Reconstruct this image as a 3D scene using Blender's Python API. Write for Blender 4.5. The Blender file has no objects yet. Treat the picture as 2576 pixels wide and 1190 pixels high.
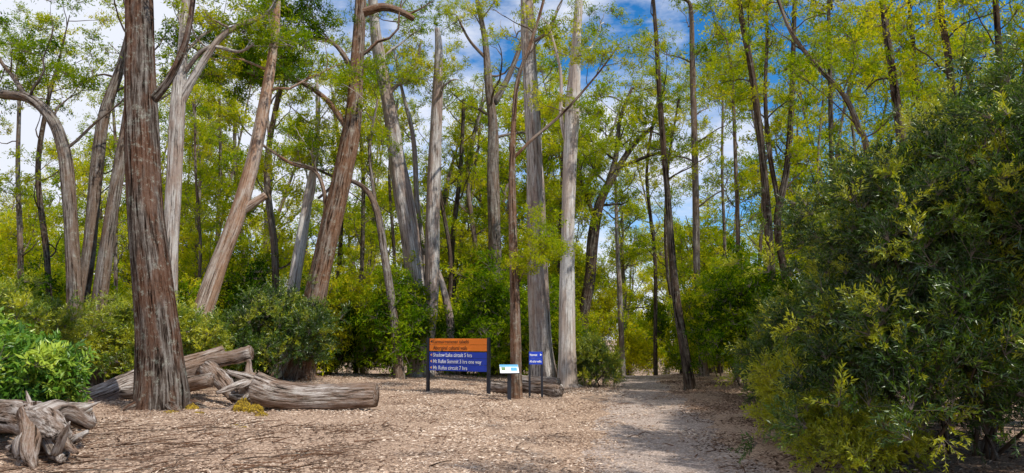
import bpy, math
import numpy as np
rng = np.random.default_rng(11)
sc = bpy.context.scene
COL = sc.collection

# ------------------------------------------------------------------ survey helpers
F = 1679.0; CX = 1288.0; CY = 595.0; EYE = 1.6
PITCH = math.atan((850 - 595) / F)
cp, sp = math.cos(PITCH), math.sin(PITCH)

def at(px, py, Y):
    x = (px - CX) / F; y = (CY - py) / F
    fy = cp - y * sp; fz = sp + y * cp
    t = Y / fy
    return np.array([x * t, Y, EYE + fz * t])

def gd(px, py):
    x = (px - CX) / F; y = (CY - py) / F
    fy = cp - y * sp; fz = sp + y * cp
    t = -EYE / fz
    return x * t, fy * t

def pathc(y):
    return 1.9 + 0.16 * (y - 7.9) + 0.010 * np.maximum(0, y - 30) ** 2

def gh(x, y):
    x = np.asarray(x, float); y = np.asarray(y, float)
    z = 0.035 * np.sin(.45 * x + 1) * np.sin(.4 * y) + 0.015 * np.sin(1.7 * x + .9 * y) + 0.010 * np.sin(3.1 * x - 2.3 * y)
    z = z - 0.13 * np.exp(-((x - pathc(y)) / 1.7) ** 2)
    d = np.clip(y - 31, 0, 45)
    z = z - 0.065 * d
    z = z + 0.25 * np.exp(-((x + 11) / 3.0) ** 2 - ((y - 12) / 5.0) ** 2)
    return z

# ------------------------------------------------------------------ materials
def newmat(name):
    m = bpy.data.materials.new(name); m.use_nodes = True
    nt = m.node_tree; nt.nodes.clear()
    return m, nt, nt.nodes, nt.links

def ramp(N, stops, interp='LINEAR'):
    r = N.new('ShaderNodeValToRGB'); r.color_ramp.interpolation = interp
    e = r.color_ramp.elements
    while len(e) < len(stops): e.new(0.5)
    for k, (p, c) in enumerate(stops):
        e[k].position = p
        e[k].color = (c[0], c[1], c[2], 1) if not isinstance(c, (int, float)) else (c, c, c, 1)
    return r

def mathn(N, L, op, a, b, clamp=False):
    n = N.new('ShaderNodeMath'); n.operation = op; n.use_clamp = clamp
    for k, v in enumerate((a, b)):
        if isinstance(v, (int, float)): n.inputs[k].default_value = v
        else: L.new(v, n.inputs[k])
    return n.outputs[0]

def mixc(N, L, f, a, b, mode='MIX'):
    n = N.new('ShaderNodeMix'); n.data_type = 'RGBA'; n.blend_type = mode
    for s, v in ((n.inputs[0], f), (n.inputs[6], a), (n.inputs[7], b)):
        if isinstance(v, (int, float)): s.default_value = v
        elif isinstance(v, tuple): s.default_value = (*v, 1)
        else: L.new(v, s)
    return n.outputs[2]

def noise_t(N, L, vec, scale, detail=4, rough=.6):
    n = N.new('ShaderNodeTexNoise'); n.inputs['Scale'].default_value = scale
    n.inputs['Detail'].default_value = detail; n.inputs['Roughness'].default_value = rough
    L.new(vec, n.inputs['Vector']); return n.outputs['Fac']

def plain(name, col, rough=.6, var=0.12):
    m, nt, N, L = newmat(name)
    o = N.new('ShaderNodeOutputMaterial'); b = N.new('ShaderNodeBsdfPrincipled')
    tc = N.new('ShaderNodeTexCoord')
    f = noise_t(N, L, tc.outputs['Object'], 7, 5)
    c = mixc(N, L, f, tuple(v * (1 - var) for v in col), tuple(min(1, v * (1 + var)) for v in col))
    L.new(c, b.inputs['Base Color']); b.inputs['Roughness'].default_value = rough
    L.new(b.outputs[0], o.inputs[0]); return m

def leafmat(name, stops, trans=.45, gloss=.0):
    m, nt, N, L = newmat(name)
    o = N.new('ShaderNodeOutputMaterial'); b = N.new('ShaderNodeBsdfDiffuse')
    a = N.new('ShaderNodeAttribute'); a.attribute_type = 'GEOMETRY'; a.attribute_name = 'tint'
    v = N.new('ShaderNodeAttribute'); v.attribute_type = 'GEOMETRY'; v.attribute_name = 'lv'
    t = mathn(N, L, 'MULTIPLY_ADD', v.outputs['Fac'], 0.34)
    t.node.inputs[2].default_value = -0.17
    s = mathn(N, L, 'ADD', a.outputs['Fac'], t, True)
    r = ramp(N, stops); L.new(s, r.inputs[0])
    L.new(r.outputs[0], b.inputs['Color'])
    sh = b.outputs[0]
    if trans > 0:
        tr = N.new('ShaderNodeBsdfTranslucent')
        tcol = mixc(N, L, 1.0, r.outputs[0], (1.75, 1.6, .4), 'MULTIPLY'); L.new(tcol, tr.inputs[0])
        mx = N.new('ShaderNodeMixShader'); mx.inputs[0].default_value = trans
        L.new(sh, mx.inputs[1]); L.new(tr.outputs[0], mx.inputs[2]); sh = mx.outputs[0]
    if gloss > 0:
        gl = N.new('ShaderNodeBsdfGlossy'); gl.inputs['Roughness'].default_value = .38; gl.inputs[0].default_value = (.9, .95, .8, 1)
        m2 = N.new('ShaderNodeMixShader'); m2.inputs[0].default_value = gloss
        L.new(sh, m2.inputs[1]); L.new(gl.outputs[0], m2.inputs[2]); sh = m2.outputs[0]
    L.new(sh, o.inputs[0])
    return m

def barkmat(name, dark, mid, light, red=None, lichen=.35, fibre=1.0, fis=.85, bump=1.0):
    m, nt, N, L = newmat(name)
    o = N.new('ShaderNodeOutputMaterial'); b = N.new('ShaderNodeBsdfDiffuse')
    a = N.new('ShaderNodeAttribute'); a.attribute_name = 'bc'
    mp = N.new('ShaderNodeMapping'); mp.inputs['Scale'].default_value = (9, 9, .55 * fibre); L.new(a.outputs['Vector'], mp.inputs[0])
    mp2 = N.new('ShaderNodeMapping'); mp2.inputs['Scale'].default_value = (2.2, 2.2, .5); L.new(a.outputs['Vector'], mp2.inputs[0])
    f1 = noise_t(N, L, mp.outputs[0], 2.2, 5, .72)
    f2 = noise_t(N, L, mp2.outputs[0], 1.1, 4, .65)
    f3 = noise_t(N, L, a.outputs['Vector'], 4.5, 5, .85)
    wd = .03 if fis < .8 else 0.0
    r1 = ramp(N, [(.36 - wd, dark), (.48 - wd * .6, mid), (.60 + wd, light)]); L.new(f1, r1.inputs[0])
    c = r1.outputs[0]
    r2 = ramp(N, [(.44, 0.0), (.56, 1.0)]); L.new(f2, r2.inputs[0])
    redc = red if red else tuple(v * .6 for v in mid)
    c2 = mixc(N, L, .7, c, redc)
    c = mixc(N, L, r2.outputs[0], c, c2)
    r3 = ramp(N, [(.54, 0.0), (.66, 1.0)]); L.new(f3, r3.inputs[0])
    lf = mathn(N, L, 'MULTIPLY', r3.outputs[0], lichen)
    c = mixc(N, L, lf, c, (.42, .44, .36))
    r5 = ramp(N, [(.38, 1.0), (.47, 0.0)]); L.new(f3, r5.inputs[0])
    c = mixc(N, L, mathn(N, L, 'MULTIPLY', r5.outputs[0], .45), c, tuple(v * .6 for v in mid))
    r4 = ramp(N, [(.39, 1.0), (.45, 0.0)]); L.new(f1, r4.inputs[0])
    c = mixc(N, L, mathn(N, L, 'MULTIPLY', r4.outputs[0], fis), c, tuple(v * .3 for v in dark))
    L.new(c, b.inputs['Color'])
    bp = N.new('ShaderNodeBump'); bp.inputs['Strength'].default_value = bump; bp.inputs['Distance'].default_value = .06
    hsum = mathn(N, L, 'ADD', f1, mathn(N, L, 'MULTIPLY', f3, .35))
    L.new(hsum, bp.inputs['Height']); L.new(bp.outputs[0], b.inputs['Normal'])
    L.new(b.outputs[0], o.inputs[0]); return m

M_big = barkmat('bark_fibrous', (.020, .014, .011), (.075, .054, .042), (.21, .18, .155), (.13, .058, .032), .5)
M_red = barkmat('bark_reddish', (.038, .025, .018), (.145, .095, .068), (.29, .23, .185), (.21, .10, .052), .5)
M_peel = barkmat('bark_peeling', (.12, .08, .058), (.33, .235, .18), (.55, .47, .40), (.34, .175, .09), .35, fis=.45, bump=.8)
M_grey = barkmat('bark_grey', (.11, .093, .082), (.32, .28, .25), (.56, .52, .48), (.26, .17, .125), .3, fis=.6, bump=.8)
M_pale = barkmat('bark_pale', (.22, .19, .17), (.47, .435, .40), (.68, .65, .61), (.37, .27, .21), .2, fis=.45, bump=.7)
M_dark = barkmat('bark_dark', (.02, .015, .012), (.06, .047, .038), (.16, .135, .11), (.09, .055, .035), .3)
M_brown = barkmat('bark_brown', (.035, .027, .021), (.14, .11, .09), (.31, .275, .245), (.16, .095, .06), .4, fis=.7)
M_drift = barkmat('weathered_wood', (.04, .03, .024), (.24, .185, .15), (.54, .48, .43), (.20, .115, .07), .2, 1.4, fis=.8)

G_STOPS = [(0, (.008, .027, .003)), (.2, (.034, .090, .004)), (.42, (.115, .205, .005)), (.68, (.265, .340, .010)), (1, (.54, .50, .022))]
M_leaf = leafmat('leaf_eucalypt', G_STOPS)
M_sprig = leafmat('leaf_heath', [(0, (.006, .018, .003)), (.28, (.023, .062, .006)), (.55, (.090, .165, .009)), (1, (.42, .43, .018))], .34, .05)
M_broad = leafmat('leaf_broad', [(0, (.012, .04, .006)), (.5, (.08, .19, .015)), (1, (.34, .44, .05))], .3, .03)
M_twig = plain('twig_wood', (.14, .11, .09), .9)

# ------------------------------------------------------------------ mesh builder
def crom(P, n):
    P = np.asarray(P, float)
    Q = np.vstack([2 * P[0] - P[1], P, 2 * P[-1] - P[-2]])
    out = []
    for k in range(len(P) - 1):
        p0, p1, p2, p3 = Q[k], Q[k + 1], Q[k + 2], Q[k + 3]
        for j in range(n):
            t = j / n
            out.append(.5 * ((2 * p1) + (-p0 + p2) * t + (2 * p0 - 5 * p1 + 4 * p2 - p3) * t * t + (-p0 + 3 * p1 - 3 * p2 + p3) * t ** 3))
    out.append(P[-1]); return np.array(out)

class MB:
    def __init__(s): s.v = []; s.f = []; s.b = []; s.n = 0
    def tube(s, pts, rad, sides=8, amp=0.0, cap=False, flare=0.0, rough=0.0):
        pts = np.asarray(pts, float); rad = np.asarray(rad, float); m = len(pts)
        T = np.gradient(pts, axis=0); T /= np.linalg.norm(T, axis=1)[:, None] + 1e-9
        ref = np.array([1., .13, .07]) if abs(T[0][0]) < .8 else np.array([.1, .2, 1.])
        U = ref - T * (T @ ref)[:, None]; U /= np.linalg.norm(U, axis=1)[:, None] + 1e-9
        V = np.cross(T, U)
        Ls = np.concatenate([[0], np.cumsum(np.linalg.norm(np.diff(pts, axis=0), axis=1))])
        a = np.linspace(0, 2 * math.pi, sides, endpoint=False)
        ph = rng.uniform(0, 6.28, 8)
        A, LL = np.meshgrid(a, Ls)
        k = 1 + amp * (np.sin(3 * A + .5 * LL + ph[0]) * .5 + np.sin(5 * A - .35 * LL + ph[1]) * .45 + np.sin(2 * A + .9 * LL + ph[2]) * .4 + .35 * np.sin(9 * A + .25 * LL + ph[3]) + .3 * np.sin(1.9 * LL + ph[5]))
        if rough: k = k + rng.normal(0, rough, k.shape)
        if flare:
            fl = np.exp(-LL / .45) * flare
            k = k * (1 + fl * (.55 + .45 * np.sin(5 * A + ph[4]) + .25 * np.sin(3 * A + ph[6])))
        R = rad[:, None] * k
        P = pts[:, None, :] + U[:, None, :] * (np.cos(A) * R)[..., None] + V[:, None, :] * (np.sin(A) * R)[..., None]
        off = rng.uniform(0, 40)
        B = np.stack([np.cos(A) * rad[:, None] + off, np.sin(A) * rad[:, None], LL + off], -1)
        base = s.n
        s.v.append(P.reshape(-1, 3)); s.b.append(B.reshape(-1, 3)); s.n += m * sides
        i = np.arange(m - 1)[:, None] * sides; j = np.arange(sides)[None]; j2 = (j + 1) % sides
        q = np.stack([i + j, i + j2, i + sides + j2, i + sides + j], -1).reshape(-1, 4) + base
        s.f.extend(q.tolist())
        if cap:
            for e in (0, m - 1):
                c = pts[e]; s.v.append(c[None]); s.b.append(np.array([[off, 0, Ls[e] + off]]))
                ci = s.n; s.n += 1
                for jj in range(sides):
                    x, y = base + e * sides + jj, base + e * sides + (jj + 1) % sides
                    s.f.append([ci, y, x] if e == 0 else [ci, x, y])
    def obj(s, name, mat, parent=None, smooth=True):
        me = bpy.data.meshes.new(name)
        v = np.concatenate(s.v); me.from_pydata(v.tolist(), [], s.f)
        at_ = me.attributes.new('bc', 'FLOAT_VECTOR', 'POINT'); at_.data.foreach_set('vector', np.concatenate(s.b).ravel().astype(np.float32))
        me.materials.append(mat)
        if smooth: me.polygons.foreach_set('use_smooth', [True] * len(me.polygons))
        me.update()
        o = bpy.data.objects.new(name, me); COL.objects.link(o)
        if parent: o.parent = parent
        return o

def mesh_obj(name, v, f, mat, parent=None, loc=None):
    me = bpy.data.meshes.new(name); me.from_pydata([tuple(p) for p in v], [], f); me.materials.append(mat); me.update()
    o = bpy.data.objects.new(name, me); COL.objects.link(o)
    if parent: o.parent = parent
    if loc is not None: o.location = loc
    return o

def box(name, c, d, mat, parent=None, bevel=0.0):
    x, y, z = [k / 2 for k in d]
    v = [(sx * x + c[0], sy * y + c[1], sz * z + c[2]) for sx in (-1, 1) for sy in (-1, 1) for sz in (-1, 1)]
    f = [(0, 1, 3, 2), (4, 6, 7, 5), (0, 4, 5, 1), (2, 3, 7, 6), (0, 2, 6, 4), (1, 5, 7, 3)]
    o = mesh_obj(name, v, f, mat, parent)
    if bevel:
        b = o.modifiers.new('b', 'BEVEL'); b.width = bevel; b.segments = 2
    return o

# ------------------------------------------------------------------ leaf clumps (scattered)
def leaf_mesh(name, pos, dirs, length, width, mats, twigs=None):
    n = len(pos)
    d = dirs / (np.linalg.norm(dirs, axis=1)[:, None] + 1e-9)
    r = rng.normal(size=(n, 3)); s = np.cross(d, r); s /= np.linalg.norm(s, axis=1)[:, None] + 1e-9
    nn = np.cross(d, s)
    L_ = (length * rng.uniform(.7, 1.25, n))[:, None]; W_ = (width * rng.uniform(.7, 1.2, n))[:, None]
    p0 = pos; p1 = pos + d * L_ * .45 + s * W_ * .5 + nn * W_ * .15
    p2 = pos + d * L_ - nn * L_ * .08; p3 = pos + d * L_ * .45 - s * W_ * .5 + nn * W_ * .15
    v = np.stack([p0, p1, p2, p3], 1).reshape(-1, 3)
    f = (np.arange(n)[:, None] * 4 + np.arange(4)[None]).tolist()
    lv = rng.uniform(0, 1, n).tolist(); mi = [0] * n
    vs = v.tolist()
    if twigs is not None:
        for (a, b, w) in twigs:
            k = len(vs); a = np.array(a); b = np.array(b)
            q = np.cross(b - a, [.3, .5, .8]); q /= np.linalg.norm(q) + 1e-9; q2 = np.cross(b - a, q); q2 /= np.linalg.norm(q2) + 1e-9
            vs += [(a + q * w).tolist(), (a - q * w * .5 + q2 * w * .87).tolist(), (a - q * w * .5 - q2 * w * .87).tolist(), b.tolist()]
            f += [[k, k + 1, k + 3], [k + 1, k + 2, k + 3], [k + 2, k, k + 3]]; lv += [.5] * 3; mi += [1] * 3
    me = bpy.data.meshes.new(name); me.from_pydata(vs, [], f)
    a = me.attributes.new('lv', 'FLOAT', 'FACE'); a.data.foreach_set('value', np.array(lv, np.float32))
    for m in mats: me.materials.append(m)
    me.polygons.foreach_set('material_index', mi); me.update()
    return bpy.data.objects.new(name, me)

def make_coll(name, objs):
    c = bpy.data.collections.new(name)
    for o in objs: c.objects.link(o)
    return c

def euc_clump(k):
    pos = []; dr = []; tw = []
    for b in range(9):
        u = rng.normal(size=3); u[2] = abs(u[2]) * .6 + .1; u /= np.linalg.norm(u)
        L_ = rng.uniform(.25, .5); tw.append(((0, 0, 0), u * L_, .007))
        for j in range(12):
            t = rng.uniform(.4, 1.1); p = u * L_ * t + rng.normal(0, .05, 3)
            d = u * .5 + rng.normal(0, .6, 3) + np.array([0, 0, -.35]); pos.append(p); dr.append(d)
    return leaf_mesh('leafy_twig_%d' % k, np.array(pos), np.array(dr), .12, .040, [M_leaf, M_twig], tw)

def sprig_clump(k):
    pos = []; dr = []; tw = []
    for b in range(8):
        u = rng.normal(0, .75, 3); u[2] = abs(u[2]) + .55; u /= np.linalg.norm(u)
        L_ = rng.uniform(.2, .38); tw.append(((0, 0, 0), u * L_, .004))
        for j in range(18):
            t = .25 + .75 * j / 17; p = u * L_ * t
            rd = rng.normal(size=3); rd -= u * (rd @ u); rd /= np.linalg.norm(rd)
            pos.append(p); dr.append(u * .75 + rd * .8)
    return leaf_mesh('heath_sprig_%d' % k, np.array(pos), np.array(dr), .06, .016, [M_sprig, M_twig], tw)

def broad_clump(k):
    pos = []; dr = []; tw = []
    for b in range(7):
        u = rng.normal(0, .7, 3); u[2] = abs(u[2]) + .5; u /= np.linalg.norm(u)
        L_ = rng.uniform(.18, .34); tw.append(((0, 0, 0), u * L_, .005))
        for j in range(8):
            t = .45 + .55 * j / 7; p = u * L_ * t
            rd = rng.normal(size=3); rd -= u * (rd @ u); rd /= np.linalg.norm(rd)
            pos.append(p); dr.append(u * .45 + rd)
    return leaf_mesh('broad_sprig_%d' % k, np.array(pos), np.array(dr), .11, .04, [M_broad, M_twig], tw)

C_euc = make_coll('leafy_twigs', [euc_clump(k) for k in range(5)])
C_spr = make_coll('heath_sprigs', [sprig_clump(k) for k in range(5)])
C_bro = make_coll('broad_sprigs', [broad_clump(k) for k in range(4)])

def gn_group(name, coll):
    ng = bpy.data.node_groups.new(name, 'GeometryNodeTree')
    ng.interface.new_socket('Geometry', in_out='INPUT', socket_type='NodeSocketGeometry')
    ng.interface.new_socket('Geometry', in_out='OUTPUT', socket_type='NodeSocketGeometry')
    N = ng.nodes; L = ng.links
    gi = N.new('NodeGroupInput'); go = N.new('NodeGroupOutput'); ip = N.new('GeometryNodeInstanceOnPoints')
    ci = N.new('GeometryNodeCollectionInfo'); ci.inputs[0].default_value = coll
    ci.inputs['Separate Children'].default_value = True; ci.inputs['Reset Children'].default_value = True
    L.new(gi.outputs[0], ip.inputs['Points']); L.new(ci.outputs[0], ip.inputs['Instance'])
    ip.inputs['Pick Instance'].default_value = True
    for nm, ty, sk in (('rot', 'FLOAT_VECTOR', 'Rotation'), ('scl', 'FLOAT', 'Scale'), ('idx', 'INT', 'Instance Index')):
        na = N.new('GeometryNodeInputNamedAttribute'); na.data_type = ty; na.inputs[0].default_value = nm
        L.new(na.outputs[0], ip.inputs[sk])
    re = N.new('GeometryNodeRealizeInstances'); L.new(ip.outputs[0], re.inputs[0])
    L.new(re.outputs[0], go.inputs[0]); return ng

G_euc = gn_group('scatter_leafy_twigs', C_euc); G_spr = gn_group('scatter_heath', C_spr); G_bro = gn_group('scatter_broad', C_bro)

def foliage(name, group, pos, nrm, scl, tint, parent=None, nvar=5):
    pos = np.asarray(pos, float); n = len(pos)
    me = bpy.data.meshes.new(name); me.from_pydata(pos.tolist(), [], [])
    d = np.asarray(nrm, float); d = d / (np.linalg.norm(d, axis=1)[:, None] + 1e-9)
    rot = np.stack([np.arccos(np.clip(d[:, 2], -1, 1)), np.zeros(n), np.arctan2(d[:, 0], -d[:, 1])], 1)
    a = me.attributes.new('rot', 'FLOAT_VECTOR', 'POINT'); a.data.foreach_set('vector', rot.ravel().astype(np.float32))
    for nm, val in (('scl', scl), ('tint', tint)):
        a = me.attributes.new(nm, 'FLOAT', 'POINT'); a.data.foreach_set('value', np.asarray(val, np.float32))
    a = me.attributes.new('idx', 'INT', 'POINT'); a.data.foreach_set('value', rng.integers(0, nvar, n).astype(np.int32))
    o = bpy.data.objects.new(name, me); COL.objects.link(o)
    if parent: o.parent = parent
    md = o.modifiers.new('scatter', 'NODES'); md.node_group = group
    return o

# ------------------------------------------------------------------ tree growth
UP = np.array([0, 0, 1.])
def walk(p, d, L_, n, wob, lift):
    pts = [p]; st = L_ / n
    for k in range(n):
        d = d + rng.normal(0, wob, 3) + UP * lift; d = d / np.linalg.norm(d)
        p = p + d * st; pts.append(p)
    return np.array(pts), d

def bough(mb, LP, p, d, L_, r, sub=4, clumps=3, cs=1.0, wob=.22, spread=.3, sides=5):
    pts, _ = walk(p, d, L_, 7, wob, .07)
    mb.tube(pts, np.linspace(r, r * .22, len(pts)), sides)
    for s in range(sub):
        t = rng.uniform(.35, 1.0); k = min(int(t * 7), 6); q = pts[k] + (pts[k + 1] - pts[k]) * (t * 7 - k)
        dd = (pts[k + 1] - pts[k]); dd /= np.linalg.norm(dd)
        e = dd * .7 + rng.normal(0, .6, 3) + UP * .25; e /= np.linalg.norm(e)
        l2 = L_ * rng.uniform(.22, .5)
        sp2, _ = walk(q, e, l2, 4, .25, .05)
        mb.tube(sp2, np.linspace(r * .4, r * .1, 5), 3 if r < .1 else 4)
        for c in range(clumps):
            w = sp2[rng.integers(3, 5)] + rng.normal(0, spread, 3) * np.array([1, 1, .5])
            LP.append(w)
    for c in range(max(1, clumps - 1) if clumps else 0):
        LP.append(pts[-1] + rng.normal(0, spread, 3))

def emit_leaves(parent, LP, t0, t1, s0, s1, group=None, name='foliage'):
    if not LP: return
    LP = np.array(LP); n = len(LP)
    base = rng.uniform(t0, t1)
    fld = .5 + .5 * np.sin(LP[:, 0] * .9 + 1.3 * LP[:, 2] + base * 9) * np.sin(LP[:, 1] * .8 - LP[:, 2] * .6)
    tint = t0 + (t1 - t0) * np.clip(.55 * fld + .45 * rng.uniform(0, 1, n), 0, 1)
    nr = rng.normal(0, .6, (n, 3)); nr[:, 2] = np.abs(nr[:, 2]) + .5
    foliage(name, group or G_euc, LP, nr, rng.uniform(s0, s1, n), tint, parent)

def finish_tree(mb, LP, P, r, nb, z0, blen, sub, clumps, name, mat, tint, cs):
    zz = np.where(P[:, 2] > z0)[0]
    for b in range(nb):
        if len(zz) == 0: break
        k = zz[min(len(zz) - 1, int(len(zz) * (b + rng.uniform(0, 1)) / nb))]
        az = b * 2.4 + rng.uniform(-.5, .5)
        d = np.array([math.cos(az), math.sin(az), rng.uniform(.4, 1.1)]); d /= np.linalg.norm(d)
        bough(mb, LP, P[k], d, blen * rng.uniform(.6, 1.2), max(.02, r[k] * .32), sub, clumps, spread=.4)
    o = mb.obj(name, mat)
    emit_leaves(o, LP, tint[0], tint[1], cs[0], cs[1])
    return o

def main_tree(name, Y, pts, mat, top=20, branches=(), nb=5, z0=8, blen=3.4, sub=3, clumps=2, tint=(.35, 1.0), flare=.5,
              forks=(), sides=28, amp=.07, grounded=True, bend=0.0, cs=(.8, 1.25)):
    mb = MB(); LP = []
    W = []; R = []
    for i, (px, py, w) in enumerate(pts):
        yy = Y + bend * i / len(pts)
        W.append(at(px, py, yy)); R.append(w * yy / F / 2)
    W = np.array(W); R = np.array(R)
    if grounded:
        g = float(gh(W[0][0], W[0][1]))
        if W[0][2] > g + .6:
            W = np.vstack([[W[0][0] * 1.0 + (W[0][0] - W[1][0]) * .3, W[0][1], g - .1], W]); R = np.concatenate([[R[0] * 1.15], R])
        else: W[0][2] = g - .12
    if W[-1][2] < top:
        d = W[-1] - W[-2]; d /= np.linalg.norm(d); d = d * .7 + UP * .3; d /= np.linalg.norm(d)
        L_ = top - W[-1][2]
        W = np.vstack([W, W[-1] + d * L_ * .5 + rng.normal(0, .2, 3), W[-1] + d * L_ + rng.normal(0, .3, 3)]); R = np.concatenate([R, [R[-1] * .6, R[-1] * .2]])
    C = crom(np.hstack([W, R[:, None]]), 8)
    P, r = C[:, :3], np.maximum(C[:, 3], .008)
    mb.tube(P, r, sides, amp=amp, flare=flare)
    if flare > .18:
        for k in range(6):
            a = k * 1.05 + rng.uniform(-.3, .3); rr = R[0]
            b0 = P[0] + np.array([math.cos(a), math.sin(a), 0]) * rr * .6 + UP * .40 * rr
            b1 = P[0] + np.array([math.cos(a), math.sin(a), 0]) * rr * 1.25 + UP * .15
            b2 = P[0] + np.array([math.cos(a + .2), math.sin(a + .2), 0]) * rr * 1.9 + UP * .0
            mb.tube(crom([b0, b1, b2], 4), np.linspace(rr * .36, rr * .08, 9), 8, amp=.1)
    for fk in forks:
        fw = []; fr = []
        for (px, py, w) in fk['pts']:
            yy = Y + fk.get('dy', 0); fw.append(at(px, py, yy)); fr.append(w * yy / F / 2)
        fw[0][1] = Y
        C = crom(np.hstack([np.array(fw), np.array(fr)[:, None]]), 7)
        mb.tube(C[:, :3], np.maximum(C[:, 3], .006), fk.get('sides', 12), amp=.06, cap=True)
        for s in range(fk.get('n', 5)):
            t = rng.integers(int(len(C) * fk.get('s', .35)), len(C)); e = rng.normal(0, .7, 3) + UP * .3; e /= np.linalg.norm(e)
            bough(mb, LP, C[t, :3], e, rng.uniform(.7, 1.5) * fk.get('l', 1.4), max(.012, C[t, 3] * .45), 3, fk.get('c', 2), spread=.26)
    return finish_tree(mb, LP, P, r, nb, z0, blen, sub, clumps, name, mat, tint, cs)

E = 'eucalyptus_tree'
def gY(px, py): return gd(px, py)[1]

main_tree(E, gY(405, 1035), [(407, 1035, 120), (407, 985, 116), (400, 850, 104), (385, 700, 92), (366, 520, 84), (357, 350, 79), (352, 180, 73), (350, 0, 68), (346, -120, 62)], M_big, top=19, flare=.2, sides=48, amp=.055, z0=10.5, nb=4,
          forks=[dict(pts=[(385, 250, 26), (425, 200, 20), (462, 120, 17), (480, 40, 14), (490, -40, 12)], n=3, s=.7, c=2)])
main_tree(E, 21.5, [(424, 900, 40), (428, 650, 38), (438, 450, 36), (447, 270, 36), (460, 120, 26), (468, 0, 20)], M_grey, top=17, z0=9, nb=4,
          forks=[dict(pts=[(447, 270, 26), (490, 190, 20), (560, 90, 17), (640, 50, 14), (685, 20, 10), (700, -40, 8)], n=5, c=2),
                 dict(pts=[(450, 200, 14), (520, 120, 11), (600, 130, 8), (640, 110, 5)], n=4)])
main_tree(E, 22, [(188, 780, 36), (182, 620, 33), (172, 480, 31), (160, 380, 29), (130, 300, 27), (75, 248, 25), (0, 236, 23), (-80, 215, 18), (-150, 150, 12)], M_brown, top=8, z0=6.8, nb=6, sides=20, tint=(.15, .75),
          forks=[dict(pts=[(70, 248, 14), (30, 190, 10), (0, 150, 8), (-40, 60, 6)], n=10)])
main_tree(E, 23, [(205, 770, 32), (225, 620, 30), (243, 430, 29), (262, 290, 26), (298, 185, 22), (325, 80, 17), (335, 0, 14)], M_brown, top=16, z0=8.5, nb=5, sides=20)
main_tree(E, 22.5, [(246, 800, 38), (268, 630, 33), (293, 460, 29), (315, 330, 25), (330, 200, 20), (338, 60, 15)], M_brown, top=16, z0=8.5, nb=5, sides=20)
main_tree(E, 22.5, [(476, 900, 54), (497, 820, 49), (548, 670, 42), (600, 535, 40), (638, 400, 34), (668, 250, 28), (690, 100, 22), (700, -30, 18)], M_peel, top=16, z0=9, nb=5,
          forks=[dict(pts=[(596, 540, 22), (640, 510, 22), (668, 490, 18)], n=0)])
main_tree(E, 27, [(722, 915, 36), (728, 820, 32), (742, 700, 29), (760, 590, 26), (778, 480, 21), (795, 380, 15), (800, 250, 10)], M_pale, top=14, z0=6, nb=7, blen=2.6)
main_tree(E, gY(750, 958), [(752, 958, 72), (768, 880, 60), (795, 740, 55), (830, 580, 52), (862, 440, 48), (886, 310, 44), (896, 190, 36), (904, 70, 31), (910, -60, 26)], M_red, top=20, z0=12, nb=4, flare=.2, sides=36, tint=(.15, .6),
          forks=[dict(pts=[(878, 330, 16), (820, 250, 14), (740, 200, 11), (650, 190, 9), (540, 150, 6), (470, 110, 4)], n=16, s=.25, l=1.2, c=3),
                 dict(pts=[(832, 570, 12), (800, 440, 9), (730, 410, 8), (640, 350, 5)], n=2, c=1),
                 dict(pts=[(905, 35, 26), (960, 18, 22), (1005, 28, 18), (1040, 48, 14)], n=1, c=0),
                 dict(pts=[(896, 190, 16), (840, 110, 11), (760, 90, 8), (690, 60, 6)], n=9, l=1.2, c=3)])
YT = 28.5
main_tree(E, YT, [(1062, 935, 62), (1058, 850, 54), (1048, 740, 50), (1034, 620, 48), (1015, 500, 46), (998, 400, 42), (983, 290, 36), (962, 180, 32), (945, 80, 28), (935, -40, 24)], M_grey, top=20, z0=12, nb=4, sides=36, flare=.25, amp=.09,
          forks=[dict(pts=[(1066, 935, 40), (1076, 850, 36), (1086, 720, 36), (1088, 560, 36), (1092, 430, 34), (1097, 320, 31), (1102, 210, 27), (1104, 120, 20), (1100, 72, 13)], n=1, c=0, sides=22),
                 dict(pts=[(1060, 930, 26), (1070, 700, 16), (1050, 520, 14), (1040, 350, 12), (1010, 220, 8), (990, 120, 5)], n=6, dy=1.0),
                 dict(pts=[(1000, 400, 12), (975, 250, 12), (1040, 180, 8), (1060, 100, 6)], n=8, l=1.3)])
main_tree('dead_tree', YT + 1, [(1135, 850, 22), (1125, 770, 20), (1100, 680, 12), (1060, 620, 7)], M_grey, top=0, z0=50, nb=0, sides=12)
main_tree(E, 26.5, [(1006, 925, 24), (990, 800, 21), (968, 650, 20), (948, 530, 17), (915, 472, 12), (860, 455, 10), (800, 500, 6)], M_brown, top=0, z0=30, nb=0, sides=14,
          forks=[dict(pts=[(945, 520, 10), (930, 380, 8), (950, 250, 5)], n=6), dict(pts=[(860, 455, 7), (780, 420, 6), (700, 400, 4)], n=5, c=2)])
main_tree(E, 36, [(1252, 900, 40), (1246, 660, 34), (1240, 450, 31), (1240, 320, 26), (1230, 220, 22), (1220, 100, 15), (1200, 0, 11)], M_brown, top=19, z0=11, nb=6, blen=4,
          forks=[dict(pts=[(1243, 260, 18), (1285, 180, 14), (1320, 80, 11), (1345, -20, 8)], n=6), dict(pts=[(1225, 150, 9), (1180, 100, 7), (1150, 40, 5)], n=5)])
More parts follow.
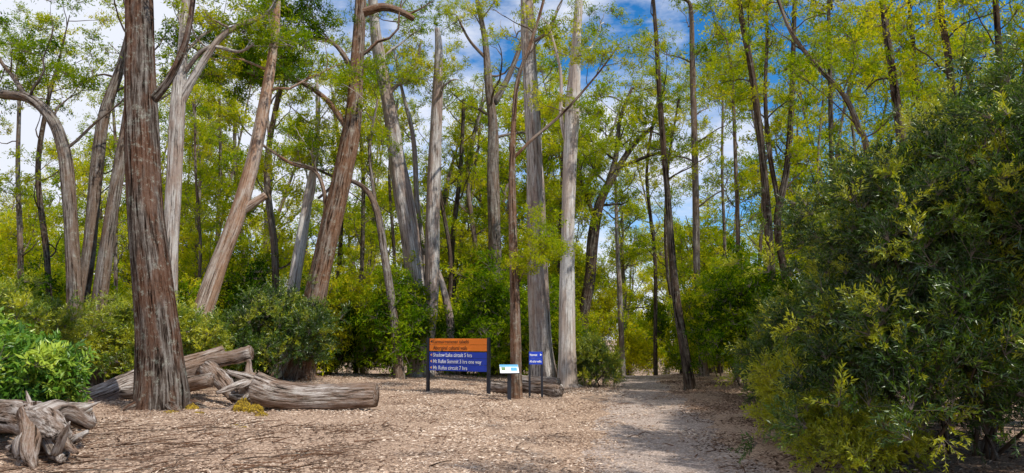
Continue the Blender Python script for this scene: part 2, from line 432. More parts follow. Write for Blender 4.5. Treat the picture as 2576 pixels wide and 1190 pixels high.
main_tree(E, gY(1300, 1003), [(1300, 1003, 30), (1298, 900, 27), (1295, 750, 24), (1290, 600, 22), (1288, 440, 18), (1292, 310, 13), (1303, 200, 11), (1335, 110, 9), (1368, 0, 7), (1390, -100, 5)], M_red, top=10, z0=9, nb=3, blen=1.5, flare=.15,
          forks=[dict(pts=[(1290, 400, 9), (1340, 350, 8), (1420, 280, 7), (1500, 190, 5), (1560, 110, 4)], n=5, s=.5, l=.8, c=2), dict(pts=[(1300, 720, 5), (1340, 640, 4), (1370, 600, 3)], n=8, s=.3, l=.5, c=2)], cs=(.55, .85), tint=(.55, 1.0))
main_tree(E, gY(1366, 965), [(1368, 965, 68), (1362, 870, 57), (1356, 740, 54), (1350, 580, 48), (1345, 430, 42), (1338, 280, 40), (1330, 130, 36), (1325, 0, 32)], M_grey, top=20, z0=12.5, nb=4, sides=36, flare=.25, amp=.09)
main_tree(E, gY(1425, 972), [(1428, 972, 48), (1426, 860, 42), (1426, 720, 37), (1429, 560, 34), (1434, 420, 35), (1441, 280, 36), (1448, 150, 28), (1455, 20, 22), (1458, -60, 20)], M_pale, top=19, z0=11.5, nb=4, sides=30, flare=.25, amp=.09,
          forks=[dict(pts=[(1436, 400, 12), (1412, 300, 10), (1410, 180, 8), (1380, 60, 6)], n=5)])
main_tree(E, 34, [(1468, 800, 27), (1484, 700, 28), (1492, 600, 29), (1510, 510, 24), (1545, 440, 18), (1590, 370, 14), (1640, 320, 9)], M_dark, top=0, z0=8, nb=6, blen=3, sides=16,
          forks=[dict(pts=[(1515, 500, 16), (1548, 400, 13), (1560, 300, 10), (1590, 220, 7)], n=8, l=1.8), dict(pts=[(1500, 560, 14), (1470, 480, 10), (1450, 400, 8)], n=6, l=1.6), dict(pts=[(1560, 420, 10), (1640, 390, 7), (1700, 380, 5)], n=7, l=1.5)], tint=(.4, .9))
main_tree(E, 38, [(1566, 935, 15), (1560, 760, 13), (1552, 600, 10), (1548, 450, 7)], M_grey, top=11, z0=6, nb=5, blen=2, sides=10)
RT = dict(blen=1.9, sides=14, sub=3, clumps=2, cs=(.7, 1.1), tint=(.4, 1.05))
main_tree(E, gY(1738, 975), [(1738, 975, 28), (1718, 860, 22), (1702, 760, 20), (1690, 640, 18), (1680, 500, 16), (1670, 380, 15), (1658, 220, 13), (1650, 80, 11), (1640, -40, 9)], M_dark, top=13, z0=6.5, nb=6, **RT)
main_tree(E, 28, [(1765, 860, 18), (1754, 700, 17), (1750, 500, 17), (1746, 320, 16), (1742, 160, 14), (1738, 20, 11)], M_brown, top=17, z0=6, nb=11, blen=2.6, sides=14)
main_tree(E, 19, [(1965, 930, 22), (1945, 750, 20), (1932, 550, 20), (1916, 370, 18), (1893, 190, 16), (1868, 60, 14), (1850, -60, 12)], M_dark, top=13, z0=6.5, nb=6, **RT)
main_tree(E, 20.5, [(2002, 900, 20), (1975, 700, 18), (1955, 560, 18), (1978, 430, 16), (1990, 280, 14), (1996, 120, 12), (2000, -20, 10)], M_dark, top=13, z0=5.5, nb=8,
          forks=[dict(pts=[(1960, 520, 12), (1935, 380, 12), (1925, 240, 10), (1930, 80, 8), (1925, -40, 6)], n=5, l=1)], **RT)
main_tree(E, 15, [(2275, 420, 24), (2258, 280, 22), (2240, 150, 19), (2222, 20, 16), (2210, -80, 13)], M_dark, top=11, z0=5.5, nb=6, **RT)
main_tree(E, 13.5, [(2420, 420, 22), (2402, 280, 20), (2385, 140, 17), (2366, 0, 14)], M_dark, top=10, z0=5.5, nb=5, **RT)
main_tree(E, 17, [(2185, 420, 15), (2160, 320, 15), (2120, 235, 13), (2050, 160, 12), (1990, 80, 10), (1950, -20, 8)], M_brown, top=0, z0=5, nb=7, **RT)
main_tree(E, 23, [(2098, 600, 12), (2092, 400, 12), (2088, 200, 11), (2084, 0, 9)], M_dark, top=14, z0=5, nb=12, blen=2.4, sides=10, sub=3)
main_tree(E, 21, [(2330, 500, 12), (2312, 300, 12), (2298, 120, 11), (2285, -20, 9)], M_dark, top=13, z0=5, nb=11, blen=2.4, sides=10, sub=3)
main_tree(E, 16, [(2530, 500, 18), (2520, 300, 17), (2512, 120, 15), (2500, -20, 12)], M_dark, top=11, z0=4.5, nb=11, **RT)
main_tree(E, 25, [(1850, 800, 11), (1856, 600, 11), (1850, 400, 10), (1842, 200, 8)], M_brown, top=14, z0=5, nb=10, blen=2.6, sides=10)
for (px, Y, w, top) in [(105, 27, 16, 15), (45, 30, 14, 16), (680, 29, 20, 14), (500, 33, 9, 12), (560, 36, 10, 13), (495, 30, 8, 11), (905, 35, 12, 13), (1155, 38, 14, 14), (1195, 41, 14, 16), (1640, 36, 10, 15), (1690, 33, 9, 13),
                        (1805, 36, 9, 15), (2150, 30, 10, 14), (2450, 24, 13, 14), (600, 40, 12, 17), (850, 42, 12, 18), (1120, 36, 11, 15), (300, 34, 10, 13), (1000, 33, 9, 10), (1400, 36, 9, 12), (2220, 27, 9, 14), (2380, 30, 9, 15), (1900, 32, 9, 15), (2050, 35, 9, 16)]:
    j = rng.uniform(-22, 22, 5)
    main_tree(E, Y, [(px + j[0], 860, w), (px + j[1], 650, w * .95), (px + j[2], 430, w * .8), (px + j[3], 250, w * .65)], M_dark if rng.uniform() < .5 else M_brown, top=top, z0=4, nb=12, blen=2.3, sides=9, sub=3, flare=.1, tint=(.38, 1.05))
for (x, y, H, r0, z0) in [(9.8, 4.0, 13, .16, 5), (13.5, 6.5, 14, .16, 6), (8.5, -1.0, 15, .2, 7), (1.5, -5, 17, .25, 11), (-7, -6, 18, .3, 10), (14, 1, 15, .2, 6), (18, 5, 17, .25, 8), (7.8, 3.2, 9, .09, 4)]:
    mb = MB(); LP = []
    pts, d = walk(np.array([x, y, -.1]), UP + rng.normal(0, .05, 3), H, 12, .06, .06)
    r = np.linspace(r0, r0 * .15, 13); mb.tube(pts, r, 14, amp=.05, flare=.3)
    finish_tree(mb, LP, pts, r, 9, z0, 2.6, 3, 1, E, M_brown, (.3, .9), (.7, 1.1))

# ------------------------------------------------------------------ distant forest (one mass)
mb = MB(); LP = []; LP2 = []; LP3 = []
def forest_tree(Y, X, H, r0, nb, t0, bl0, bl1, LPx, sub=3, two=True, spread=.45):
    g = float(gh(X, Y)); p = np.array([X, Y, g - .1])
    pts, d = walk(p, UP + rng.normal(0, .08, 3), H, 9, .08, .05)
    mb.tube(pts, np.linspace(r0, r0 * .15, 10), 7)
    for b in range(nb):
        t = rng.uniform(t0, 1); k = min(int(t * 9), 8); q = pts[k] + (pts[k + 1] - pts[k]) * (t * 9 - k)
        az = b * 2.4 + rng.uniform(-.5, .5)
        dd = np.array([math.cos(az), math.sin(az), rng.uniform(.3, 1.0)]); dd /= np.linalg.norm(dd)
        bough(mb, LPx, q, dd, rng.uniform(bl0, bl1), r0 * .28, sub, 2 if (two and b % 2 == 0) else 1, spread=spread, sides=4)
cnt = 0
while cnt < 118:
    Y = rng.uniform(37, 85); X = rng.uniform(-1.0, 1.0) * (Y * .85 + 4)
    if abs(X - float(pathc(min(Y, 60)))) < 2.0 and Y < 50: continue
    H = rng.uniform(11, 26)
    forest_tree(Y, X, H, rng.uniform(.12, .36), 12, .2, 1.6, 3.8, LP); cnt += 1
cnt = 0
while cnt < 62:
    Y = rng.uniform(31, 58); X = rng.uniform(-1.0, 1.0) * (Y * .8 + 4)
    if abs(X - float(pathc(min(Y, 60)))) < 2.4 and Y < 44: continue
    forest_tree(Y, X, rng.uniform(4, 9.5), rng.uniform(.04, .08), 9, .3, .8, 1.9, LP2, 3, True, .35); cnt += 1
for k in range(80):
    Y = rng.uniform(88, 135); X = rng.uniform(-1.0, 1.0) * (Y * .9)
    forest_tree(Y, X, rng.uniform(13, 24), rng.uniform(.2, .4), 9, .15, 2.5, 5, LP3, 2, False, .6)
o = mb.obj('distant_forest_trees', M_brown)
emit_leaves(o, LP, .38, 1.1, 1.5, 2.4)
emit_leaves(o, LP2, .4, 1.1, 1.1, 1.7)
emit_leaves(o, LP3, .5, 1.1, 3.2, 4.8)

# ------------------------------------------------------------------ shrubs
def blob(c, R, n, lo=.6):
    d = rng.normal(size=(n, 3)); d /= np.linalg.norm(d, axis=1)[:, None]
    d[:, 2] = np.where(d[:, 2] < -.35, -d[:, 2], d[:, 2])
    lump = 1 + .22 * np.sin(d[:, 0] * 4 + c[0]) * np.sin(d[:, 2] * 5 + c[1]) + .20 * np.sin(d[:, 1] * 9 + c[0] * 3) * np.sin(d[:, 2] * 9 + c[1] * 2) + .12 * np.sin(d[:, 0] * 13 + c[1])
    rr = rng.uniform(lo ** 2, 1.0, n) ** .5 * lump
    spr = rng.uniform(0, 1, n) < .08; rr = np.where(spr, rr * rng.uniform(1.05, 1.32, n), rr)
    p = np.array(c) + d * np.array(R) * rr[:, None]
    nr = d * .7 + UP * .6 + rng.normal(0, .4, (n, 3))
    return p, nr, rr

def shrub(name, parts, group, s, tint, nvar=5, stems=True):
    P = []; Nn = []; T = []
    mb = MB()
    for (c, R, n) in parts:
        g = float(gh(c[0], c[1]))
        p, nr, rr = blob((c[0], c[1], c[2] + g), R, n)
        k = p[:, 2] > g + .05
        p, nr, rr = p[k], nr[k], rr[k]
        P.append(p); Nn.append(nr)
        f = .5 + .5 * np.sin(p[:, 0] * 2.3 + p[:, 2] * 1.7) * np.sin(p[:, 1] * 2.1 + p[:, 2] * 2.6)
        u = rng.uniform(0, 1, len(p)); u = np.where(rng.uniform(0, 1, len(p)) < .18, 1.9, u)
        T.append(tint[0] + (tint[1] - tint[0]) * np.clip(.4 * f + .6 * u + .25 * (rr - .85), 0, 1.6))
        for q in range(max(4, int(n / 120))):
            a = rng.uniform(0, 6.28); tgt = np.array([c[0] + math.cos(a) * R[0] * rng.uniform(.3, .95), c[1] + math.sin(a) * R[1] * rng.uniform(.3, .95), g + c[2] + R[2] * rng.uniform(.1, .8)])
            b0 = np.array([c[0] + rng.normal(0, .2), c[1] + rng.normal(0, .2), g - .05])
            mid = (b0 + tgt) / 2 + rng.normal(0, .15, 3)
            mb.tube(crom([b0, mid, tgt], 4), np.linspace(.03, .006, 9), 5)
    o = mb.obj(name, M_brown)
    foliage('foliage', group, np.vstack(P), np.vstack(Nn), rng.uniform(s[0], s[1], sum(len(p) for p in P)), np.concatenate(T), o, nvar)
    return o

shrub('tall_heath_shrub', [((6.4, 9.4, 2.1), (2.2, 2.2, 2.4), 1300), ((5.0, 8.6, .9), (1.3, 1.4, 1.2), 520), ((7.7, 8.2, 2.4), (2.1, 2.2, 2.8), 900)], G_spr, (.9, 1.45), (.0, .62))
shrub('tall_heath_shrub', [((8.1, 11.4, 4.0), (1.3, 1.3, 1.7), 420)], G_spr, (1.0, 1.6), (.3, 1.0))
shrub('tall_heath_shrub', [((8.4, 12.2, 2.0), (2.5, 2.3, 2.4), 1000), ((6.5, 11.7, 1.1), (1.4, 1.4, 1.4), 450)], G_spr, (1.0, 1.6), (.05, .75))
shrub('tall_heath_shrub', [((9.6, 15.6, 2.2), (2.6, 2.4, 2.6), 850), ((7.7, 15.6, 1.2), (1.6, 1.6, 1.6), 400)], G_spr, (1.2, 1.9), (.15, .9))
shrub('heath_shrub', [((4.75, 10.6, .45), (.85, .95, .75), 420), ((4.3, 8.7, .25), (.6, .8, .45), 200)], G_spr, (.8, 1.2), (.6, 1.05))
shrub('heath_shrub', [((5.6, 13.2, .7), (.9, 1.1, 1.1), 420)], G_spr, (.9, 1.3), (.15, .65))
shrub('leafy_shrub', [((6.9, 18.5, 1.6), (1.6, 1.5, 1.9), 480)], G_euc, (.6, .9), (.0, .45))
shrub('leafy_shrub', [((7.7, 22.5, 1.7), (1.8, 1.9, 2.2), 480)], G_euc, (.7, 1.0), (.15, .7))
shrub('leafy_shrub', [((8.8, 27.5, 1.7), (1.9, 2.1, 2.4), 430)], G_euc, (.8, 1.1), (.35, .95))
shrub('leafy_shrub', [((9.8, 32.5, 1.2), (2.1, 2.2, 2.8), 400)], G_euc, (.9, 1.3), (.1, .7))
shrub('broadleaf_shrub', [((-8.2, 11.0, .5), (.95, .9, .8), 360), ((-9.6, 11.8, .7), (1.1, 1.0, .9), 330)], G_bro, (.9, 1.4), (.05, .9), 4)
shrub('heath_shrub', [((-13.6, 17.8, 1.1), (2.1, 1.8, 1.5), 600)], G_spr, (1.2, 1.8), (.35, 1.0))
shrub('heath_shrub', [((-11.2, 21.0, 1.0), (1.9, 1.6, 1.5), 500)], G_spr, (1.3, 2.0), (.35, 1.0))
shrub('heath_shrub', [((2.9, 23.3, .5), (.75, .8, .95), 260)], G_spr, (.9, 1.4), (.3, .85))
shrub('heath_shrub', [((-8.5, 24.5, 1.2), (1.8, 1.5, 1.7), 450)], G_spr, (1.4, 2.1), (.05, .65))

P = []; Nn = []; S = []; T = []
def mass(X, Y, z, R, n, t0, t1, s):
    g = float(gh(X, Y)); p, nr, rr = blob((X, Y, z + g), R, n, .45)
    k = p[:, 2] > g; p = p[k]; nr = nr[k]; n = len(p)
    P.append(p); Nn.append(nr); S.append(rng.uniform(.7, 1.3, n) * s); T.append(rng.uniform(t0, t1, n))
for k in range(60):
    X = -24 + k * .48 + rng.uniform(-.4, .4); Y = 28.5 + 2.0 * math.sin(k * .9) + rng.uniform(0, 3.0) - (2.5 if X < -14 else 0)
    if X > 2.4: continue
    hh = rng.uniform(.8, 2.9); b = rng.choice([-.05, .15, .35, .6], p=[.25, .25, .25, .25])
    mass(X, Y, hh * .55, (rng.uniform(.7, 1.4), 1.2, hh), 75, b, b + .45, 1.3)
for k in range(115):
    Y = rng.uniform(32, 62); X = rng.uniform(-1, 1) * (Y * .82 + 4)
    if abs(X - float(pathc(Y))) < 2.4 and Y < 44: continue
    hh = rng.uniform(1.4, 4.2); b = rng.uniform(.15, .75)
    mass(X, Y, hh * .6, (rng.uniform(1.3, 2.4), 1.8, hh), 60, b, b + .4, 1.9)
for k in range(46):
    Y = rng.uniform(18, 36); X = rng.uniform(11, 30) if k % 2 else rng.uniform(-32, -17)
    hh = rng.uniform(1.5, 3.0); b = rng.uniform(.1, .6)
    mass(X, Y, hh * .6, (rng.uniform(1.5, 2.5), 1.8, hh), 80, b, b + .4, 1.5)
foliage('forest_undergrowth', G_euc, np.vstack(P), np.vstack(Nn), np.concatenate(S), np.concatenate(T))

# ------------------------------------------------------------------ ground
def axis(lo, hi, fine_lo, fine_hi, st):
    a = list(np.arange(fine_lo, fine_hi, st)); x = fine_hi; s = st
    while x < hi: a.append(x); s *= 1.35; x += s
    a.append(hi); x = fine_lo; s = st; b = []
    while x > lo: s *= 1.35; x -= s; b.append(max(x, lo))
    return np.array(sorted(set(b + a)))
xs = axis(-1500, 1500, -20, 16, .25); ys = axis(-1500, 1500, 0, 45, .25)
XX, YY = np.meshgrid(xs, ys); ZZ = gh(XX, YY)
ZZ = ZZ + np.where(np.abs(XX) < 25, rng.normal(0, .006, XX.shape), 0)
nx = len(xs); ny = len(ys)
V = np.stack([XX, YY, ZZ], -1).reshape(-1, 3)
i = np.arange(ny - 1)[:, None] * nx; j = np.arange(nx - 1)[None]
Fq = np.stack([i + j, i + j + 1, i + nx + j + 1, i + nx + j], -1).reshape(-1, 4)

def groundmat(name, tan, brown, dark):
    m, nt, N, L = newmat(name)
    o = N.new('ShaderNodeOutputMaterial'); b = N.new('ShaderNodeBsdfDiffuse'); tc = N.new('ShaderNodeTexCoord'); v = tc.outputs['Object']
    big = noise_t(N, L, v, .55, 4, .6); mid = noise_t(N, L, v, 5, 5, .7); fine = noise_t(N, L, v, 38, 3, .75)
    vo = N.new('ShaderNodeTexVoronoi'); vo.inputs['Scale'].default_value = 34; L.new(v, vo.inputs['Vector'])
    r = ramp(N, [(.30, dark), (.45, brown), (.62, tan)]); L.new(mid, r.inputs[0])
    c = r.outputs[0]
    rb = ramp(N, [(.40, 0.0), (.62, 1.0)]); L.new(big, rb.inputs[0])
    c = mixc(N, L, mathn(N, L, 'MULTIPLY', rb.outputs[0], .6), c, brown)
    sep = N.new('ShaderNodeSeparateColor'); L.new(vo.outputs['Color'], sep.inputs[0])
    rc = ramp(N, [(0, tuple(k * .45 for k in brown)), (.5, brown), (1, tuple(min(1, k * 1.35) for k in tan))]); L.new(sep.outputs[0], rc.inputs[0])
    c = mixc(N, L, .5, c, rc.outputs[0])
    rf = ramp(N, [(.35, .45), (.65, 1.35)]); L.new(fine, rf.inputs[0])
    c = mixc(N, L, 1.0, c, rf.outputs[0], 'MULTIPLY')
    L.new(c, b.inputs['Color'])
    bp = N.new('ShaderNodeBump'); bp.inputs['Strength'].default_value = .8; bp.inputs['Distance'].default_value = .025
    L.new(mathn(N, L, 'ADD', fine, mathn(N, L, 'ADD', mid, sep.outputs[1])), bp.inputs['Height']); L.new(bp.outputs[0], b.inputs['Normal'])
    L.new(b.outputs[0], o.inputs[0]); return m
M_ground = groundmat('bark_mulch', (.60, .445, .325), (.41, .28, .20), (.17, .11, .08))
M_path = groundmat('gravel', (.56, .46, .39), (.42, .325, .27), (.23, .165, .135))
me = bpy.data.meshes.new('ground'); me.from_pydata(V.tolist(), [], Fq.tolist()); me.materials.append(M_ground)
me.polygons.foreach_set('use_smooth', [True] * len(me.polygons))
g = bpy.data.objects.new('ground', me); COL.objects.link(g)

yy = np.arange(1, 58, .25); us = np.linspace(-1, 1, 17)
PV = []
for y in yy:
    hw = np.interp(y, [0, 8, 18, 31], [1.45, 1.3, 1.2, .95])
    jl = .12 * math.sin(y * 1.7) + .08 * math.sin(y * 4.1 + 1) + rng.normal(0, .05); jr = .12 * math.sin(y * 1.3 + 2) + .07 * math.sin(y * 3.7) + rng.normal(0, .05)
    for u in us:
        x = float(pathc(y)) + u * hw + (jl if u < 0 else jr) * abs(u)
        PV.append((x, y, float(gh(x, y)) + .035 * (1 - abs(u) ** 4) - .012))
nu = len(us)
PF = [[a * nu + b, a * nu + b + 1, (a + 1) * nu + b + 1, (a + 1) * nu + b] for a in range(len(yy) - 1) for b in range(nu - 1)]
po = mesh_obj('gravel_path', PV, PF, M_path); po.data.polygons.foreach_set('use_smooth', [True] * len(PF))

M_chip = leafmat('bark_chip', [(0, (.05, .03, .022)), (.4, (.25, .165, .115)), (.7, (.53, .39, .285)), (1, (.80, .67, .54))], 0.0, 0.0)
def litter(k):
    n = 80; pos = np.stack([rng.uniform(-.5, .5, n), rng.uniform(-.5, .5, n), rng.uniform(.0, .02, n)], 1)
    a = rng.uniform(0, 6.28, n); d = np.stack([np.cos(a), np.sin(a), rng.normal(0, .14, n)], 1)
    o = leaf_mesh('litter_%d' % k, pos, d, .07, .019, [M_chip]); return o
C_lit = make_coll('litter_patches', [litter(k) for k in range(5)]); G_lit = gn_group('scatter_litter', C_lit)
n = 2300
lx = rng.uniform(-13, 8, n); ly = 5 + 25 * rng.uniform(0, 1, n) ** 1.3
onp = (np.abs(lx - pathc(ly)) < .9) & (rng.uniform(0, 1, n) < .5)
lx, ly = lx[~onp], ly[~onp]; n = len(lx)
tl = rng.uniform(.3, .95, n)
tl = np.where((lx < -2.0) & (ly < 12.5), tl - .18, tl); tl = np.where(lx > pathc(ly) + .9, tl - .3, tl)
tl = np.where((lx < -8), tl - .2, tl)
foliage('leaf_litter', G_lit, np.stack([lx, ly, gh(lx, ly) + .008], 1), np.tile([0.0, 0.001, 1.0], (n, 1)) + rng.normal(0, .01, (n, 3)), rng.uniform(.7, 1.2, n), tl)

mb = MB()
for k in range(380):
    if k < 270: x, y = rng.uniform(-8, -2.2), rng.uniform(7.2, 12.5)
    else: x, y = rng.uniform(-6, 4), rng.uniform(8, 24)
    a = rng.normal(.3, .7); L_ = rng.uniform(.15, 1.0) if k < 270 else rng.uniform(.1, .4)
    z = float(gh(x, y)) + .02
    p = [[x, y, z], [x + math.cos(a) * L_ * .5, y + math.sin(a) * L_ * .5 + rng.normal(0, .04), z + rng.uniform(0, .05)], [x + math.cos(a) * L_, y + math.sin(a) * L_ + rng.normal(0, .06), z + rng.uniform(-.01, .04)]]
    mb.tube(crom(p, 3), np.linspace(rng.uniform(.005, .014), .004, 7), 5)
mb.obj('fallen_twigs', M_red)

# ------------------------------------------------------------------ logs
def log(name, pts, rad, mat, amp=.08, sides=26, extra=()):
    mb = MB(); C = crom(np.hstack([np.array(pts, float), np.array(rad)[:, None]]), 6)
    mb.tube(C[:, :3], C[:, 3], sides, amp=amp, cap=True, rough=.012)
    for (p, r) in extra:
        C = crom(np.array(p, float), 5); mb.tube(C, np.interp(np.linspace(0, 1, len(C)), np.linspace(0, 1, len(r)), r), 12, amp=.16, cap=True, rough=.05)
    return mb.obj(name, mat)
def lp(px, py, Y, dz=0): p = at(px, py, Y); p[2] += dz; return p
Yl = 15.4
ex = []
rb = lp(640, 975, Yl)
for k in range(20):
    a = rng.uniform(0, 6.28); ln = rng.uniform(.35, .8)
    d = np.array([-.45, math.cos(a) * .7, math.sin(a) * .8]); d /= np.linalg.norm(d)
    ex.append(([rb, rb + d * ln * .5 + rng.normal(0, .08, 3), rb + d * ln + rng.normal(0, .15, 3) + np.array([-.1, 0, 0])], [.20, .12, .04]))
log('fallen_log', [lp(640, 975, Yl), lp(700, 992, Yl), lp(800, 1000, Yl - .1), lp(946, 994, Yl - .2)], [.36, .31, .285, .265], M_drift, .05, 30, ex)
log('fallen_log', [lp(150, 1040, 16.5), lp(250, 1000, 17), lp(350, 958, 17.5), lp(470, 925, 18), lp(565, 893, 18.5)], [.30, .30, .30, .30, .27], M_drift, .1, 24,
    [([lp(500, 910, 18.2), lp(580, 900, 18.2), lp(632, 886, 18.2)], [.2, .17, .2]), ([lp(300, 985, 17.2), lp(420, 975, 17), lp(530, 955, 16.5)], [.17, .2, .16]), ([lp(520, 925, 18), lp(560, 960, 17), lp(590, 1000, 16.2)], [.2, .2, .15])])
# torn root stump
ex = []; c = at(110, 1065, 9.2)
for (px, py, Y, r0) in [(45, 1185, 8.6, .15), (90, 1190, 8.5, .12), (150, 1160, 8.7, .16), (196, 1140, 8.8, .12), (222, 1085, 9.0, .09), (15, 1125, 8.9, .12), (60, 1015, 9.3, .10), (232, 1038, 10, .11), (175, 1045, 9.5, .08)]:
    e = at(px, py, Y); e[2] = max(e[2], .0); s0 = c + rng.normal(0, .10, 3)
    m1 = s0 + (e - s0) * .35 + rng.normal(0, .05, 3) + UP * .05; m2 = s0 + (e - s0) * .7 + rng.normal(0, .08, 3)
    ex.append(([s0, m1, m2, e], [r0 * 1.3, r0 * 1.05, r0 * .75, .02]))
    t = rng.uniform(.45, .8); b0 = s0 + (e - s0) * t; b1 = b0 + (e - s0) * .25 + rng.normal(0, .16, 3); b1[2] = max(b1[2], .01)
    ex.append(([b0, (b0 + b1) / 2, b1], [r0 * .45, r0 * .3, .008]))
log('root_stump', [at(-40, 1040, 10.4), at(50, 1048, 9.6), at(115, 1068, 9.1), at(158, 1092, 8.9)], [.22, .24, .23, .10], M_drift, .14, 26, ex)
log('fallen_log', [at(-60, 1075, 10.4), at(60, 1045, 10.8), at(230, 1030, 11.4)], [.20, .18, .10], M_drift, .12, 20)
def glog(x0, y0, x1, y1, r, name='fallen_log'):
    a = np.array([x0, y0, gh(x0, y0) + r * .85]); b = np.array([x1, y1, gh(x1, y1) + r * .85])
    return log(name, [a, (a + b) / 2, b], [r, r * .95, r * .9], M_drift, .06, 20)
yb = 19.8
glog((1318 - CX) / F * yb, 20.2, (1400 - CX) / F * 19.2, 18.6, .19); glog((1236 - CX) / F * 20.5, 20.4, (1292 - CX) / F * 19.5, 19.3, .16)
glog((1300 - CX) / F * 22, 22.4, (1400 - CX) / F * 22, 21.6, .2)

m, nt, N, L = newmat('yellow_moss')
o_ = N.new('ShaderNodeOutputMaterial'); b_ = N.new('ShaderNodeBsdfDiffuse'); tc = N.new('ShaderNodeTexCoord')
f_ = noise_t(N, L, tc.outputs['Object'], 26, 6, .8); r_ = ramp(N, [(.38, (.07, .05, .025)), (.5, (.26, .17, .03)), (.62, (.58, .39, .03))]); L.new(f_, r_.inputs[0]); L.new(r_.outputs[0], b_.inputs[0])
bp_ = N.new('ShaderNodeBump'); bp_.inputs['Distance'].default_value = .04; L.new(f_, bp_.inputs['Height']); L.new(bp_.outputs[0], b_.inputs['Normal']); L.new(b_.outputs[0], o_.inputs[0])
M_moss = m
def moss(spots):
    v = []; f = []
    for (x, y, z, rx, rz) in spots:
        nu_, nv_ = 22, 10; b = len(v)
        for a in range(nv_):
            for k in range(nu_):
                th = k / nu_ * 6.283; ph = a / (nv_ - 1) * math.pi / 2
                q = 1 + rng.normal(0, .09) + .2 * math.sin(3 * th + x * 9)
                v.append((x + math.cos(th) * math.cos(ph) * rx * q, y + math.sin(th) * math.cos(ph) * rx * q * .8, z + math.sin(ph) * rz * (1 + rng.normal(0, .12))))
        for a in range(nv_ - 1):
            for k in range(nu_): f.append((b + a * nu_ + k, b + a * nu_ + (k + 1) % nu_, b + (a + 1) * nu_ + (k + 1) % nu_, b + (a + 1) * nu_ + k))
    return mesh_obj('moss_patch', v, f, M_moss)
sp_ = []
for (px, py, r, z) in [(450, 1030, .20, .22), (480, 1036, .16, .12), (612, 1036, .2, .26), (640, 1040, .18, .2), (660, 1048, .14, .08), (590, 1075, .16, .03), (570, 1082, .12, .02), (610, 1080, .12, .025), (430, 1046, .16, .05), (500, 1045, .14, .04)]:
    x, y = gd(px, py); sp_.append((x, y, float(gh(x, y)) - .02, r, z))
moss(sp_)

# ------------------------------------------------------------------ signs
M_post = plain('painted_post', (.012, .014, .022), .45); M_blue = plain('sign_blue', (.012, .05, .46), .4, .06); M_or = plain('sign_orange', (.95, .23, .012), .45, .05)
M_white = plain('sign_white', (.90, .90, .90), .5, .02); M_black = plain('sign_black', (.05, .02, .012), .5, .02); M_rim = plain('arrow_orange', (.90, .45, .24), .5, .03)
M_pblue = plain('panel_blue', (.12, .36, .60), .35, .3); M_pgreen = plain('panel_green', (.16, .25, .12), .4, .4)

def text(body, parent, x, z, size, width, mat, y=-.035, align='LEFT', off=.0012):
    cu = bpy.data.curves.new('lettering', 'FONT'); cu.body = body; cu.size = size; cu.extrude = .0015; cu.offset = off; cu.align_x = align; cu.align_y = 'CENTER'
    cu.materials.append(mat)
    o = bpy.data.objects.new('lettering', cu); COL.objects.link(o); o.parent = parent
    o.rotation_euler = (math.pi / 2, 0, 0); o.location = (x, y, z)
    bpy.context.view_layer.update()
    if width: o.scale = (width / max(o.dimensions.x, .01), 1, 1)
    return o
def arrow(parent, x, z, s, mat, y=-.037, right=False):
    k = -1 if right else 1
    v = [(x, y, z), (x + s * k, y, z + s * .6), (x + s * k, y, z - s * .6)]; v += [(a, b + .003, c_) for a, b, c_ in v]
    mesh_obj('arrow', v, [(0, 1, 2), (5, 4, 3), (0, 3, 4, 1), (1, 4, 5, 2), (2, 5, 3, 0)], mat, parent)

def sx(px, Y): return at(px, 900, Y)[0]
p1 = np.array([sx(1078, 20.4), 20.4]); p2 = np.array([sx(1229.5, 19.4), 19.4])
W_ = float(np.linalg.norm(p2 - p1)); ang = math.atan2(p2[1] - p1[1], p2[0] - p1[0])
root = bpy.data.objects.new('trail_direction_sign', None); COL.objects.link(root)
root.location = (p1[0], p1[1], 0); root.rotation_euler = (0, 0, ang)
for x, nm in ((0, 'post_left'), (W_, 'post_right')):
    box(nm, (x, 0, .75), (.085, .085, 1.72), M_post, root, .006)
zt = 1.585; hS = .186; gp = .008
rows = [(M_or, 'Larmairremener tabelti', M_black, .62, M_black, True), (M_or, 'Aboriginal cultural walk', M_black, .60, None, False),
        (M_blue, 'Shadow Lake circuit 5 hrs', M_white, .68, M_rim, True), (M_blue, 'Mt Rufus Summit 3 hrs one way', M_white, .84, M_rim, True), (M_blue, 'Mt Rufus circuit 7 hrs', M_white, .60, M_rim, True)]
z = zt
for k, (mt, tx, tm, wf, am, ar) in enumerate(rows):
    if k == 2: z -= .02
    zc = z - hS / 2
    box('board_%d' % (k + 1), (W_ / 2, -.01, zc), (W_ - .095, .03, hS - gp), mt, root, .003)
    text(tx, root, .19, zc - .005, .155, (W_ - .1) * wf, tm, off=.0 if k < 2 else .0018)
    if ar: arrow(root, .08, zc, .075, am)
    z -= hS
Ys = gY(1347, 1001)
root = bpy.data.objects.new('walking_track_sign', None); COL.objects.link(root)
xa, xb = sx(1332, Ys), sx(1363, Ys); w = xb - xa
root.location = (xa, Ys, float(gh(xa, Ys))); root.rotation_euler = (0, 0, .05)
for x, nm in ((0, 'post_left'), (w, 'post_right')): box(nm, (x, 0, .55), (.055, .055, 1.36), M_post, root, .004)
for k, (tx, zc) in enumerate((('Watersmeet', 1.135), ('All other walks', .96))):
    box('board_%d' % (k + 1), (w / 2, -.036, zc), (w + .03, .02, .165), M_blue, root, .003)
    text(tx, root, .0, zc - .003, .085, w * (.62 if k == 0 else .95), M_white, y=-.048)
arrow(root, w - .0, 1.135, .05, M_white, y=-.05, right=True)
Yp = gY(1281, 1010)
root = bpy.data.objects.new('interpretive_panel', None); COL.objects.link(root)
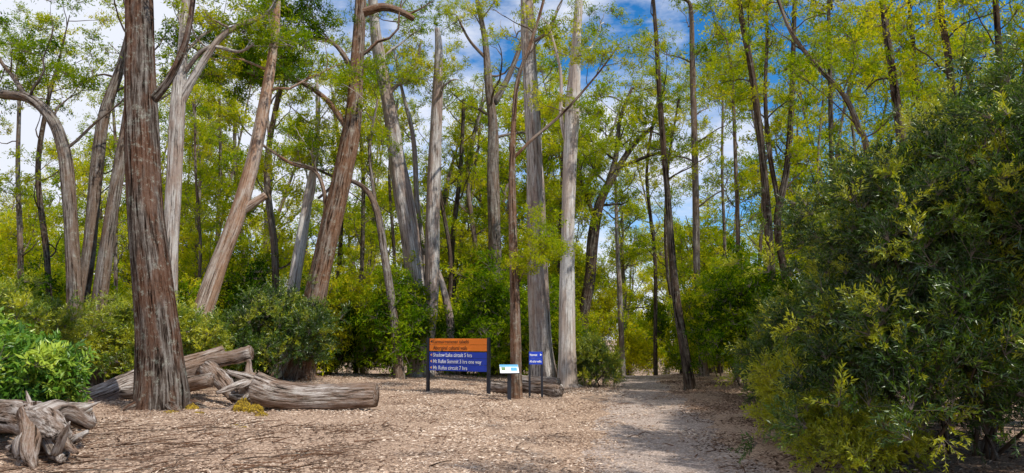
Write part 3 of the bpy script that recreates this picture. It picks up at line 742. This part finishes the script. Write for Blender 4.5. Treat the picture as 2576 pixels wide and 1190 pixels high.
xp = sx(1281, Yp); root.location = (xp, Yp, float(gh(xp, Yp)))
box('post', (0, .03, .33), (.10, .07, .86), M_post, root, .005)
t = math.radians(38)
pn = bpy.data.objects.new('panel', None); COL.objects.link(pn); pn.parent = root; pn.location = (0, 0, .80); pn.rotation_euler = (t, 0, .12)
box('frame', (0, 0, -.012), (.50, .34, .022), M_post, pn, .004)
box('sheet', (0, 0, .003), (.48, .32, .006), M_white, pn)
box('picture', (.0, .115, .0085), (.47, .085, .004), M_pblue, pn)
box('picture_map', (.12, -.02, .0085), (.16, .13, .004), M_pblue, pn)
box('picture_bird', (-.15, .0, .0085), (.10, .12, .004), M_pgreen, pn)

# ------------------------------------------------------------------ world, sun, camera
SD = np.array([.60, -.50, .88]); SD /= np.linalg.norm(SD)
el = math.asin(SD[2]); az = math.atan2(SD[0], SD[1])
w = bpy.data.worlds.new('World'); sc.world = w; w.use_nodes = True
N = w.node_tree.nodes; L = w.node_tree.links; N.clear()
wo = N.new('ShaderNodeOutputWorld'); bg = N.new('ShaderNodeBackground'); sk = N.new('ShaderNodeTexSky'); sk.sky_type = 'NISHITA'; sk.sun_disc = False
sk.sun_elevation = el; sk.sun_rotation = az; sk.altitude = 800; sk.dust_density = .3; sk.ozone_density = 2.2
tc = N.new('ShaderNodeTexCoord')
hs = N.new('ShaderNodeHueSaturation'); hs.inputs['Saturation'].default_value = 1.4; hs.inputs['Value'].default_value = 1.25; L.new(sk.outputs[0], hs.inputs['Color'])
mp = N.new('ShaderNodeMapping'); mp.inputs['Scale'].default_value = (1, 1, 2.2); mp.inputs['Location'].default_value = (.3, .1, 0); L.new(tc.outputs['Generated'], mp.inputs[0])
nf = noise_t(N, L, mp.outputs[0], 3.0, 8, .62)
sepx = N.new('ShaderNodeSeparateXYZ'); L.new(tc.outputs['Generated'], sepx.inputs[0])
bias = mathn(N, L, 'MULTIPLY_ADD', sepx.outputs[0], -.26); bias.node.inputs[2].default_value = .03
nf2 = mathn(N, L, 'ADD', nf, bias)
rr = ramp(N, [(.42, 0.0), (.60, 1.0)]); L.new(nf2, rr.inputs[0])
c = mixc(N, L, rr.outputs[0], hs.outputs[0], (6.2, 6.5, 7.3))
L.new(c, bg.inputs[0]); bg.inputs[1].default_value = .14; L.new(bg.outputs[0], wo.inputs[0])
sun = bpy.data.lights.new('sun', 'SUN'); sun.energy = 5.0; sun.angle = math.radians(.5); sun.color = (1, .96, .88)
so = bpy.data.objects.new('sun', sun); COL.objects.link(so)
from mathutils import Vector
so.rotation_euler = Vector(SD.tolist()).to_track_quat('Z', 'Y').to_euler()
cam = bpy.data.cameras.new('camera'); co = bpy.data.objects.new('camera', cam); COL.objects.link(co)
cam.sensor_width = 36; cam.lens = F / 2576 * 36; cam.clip_end = 4000; cam.clip_start = .05
co.location = (0, 0, EYE); co.rotation_euler = (math.pi / 2 + PITCH, 0, 0); sc.camera = co
sc.view_settings.view_transform = 'Standard'; sc.view_settings.look = 'None'; sc.view_settings.exposure = 0
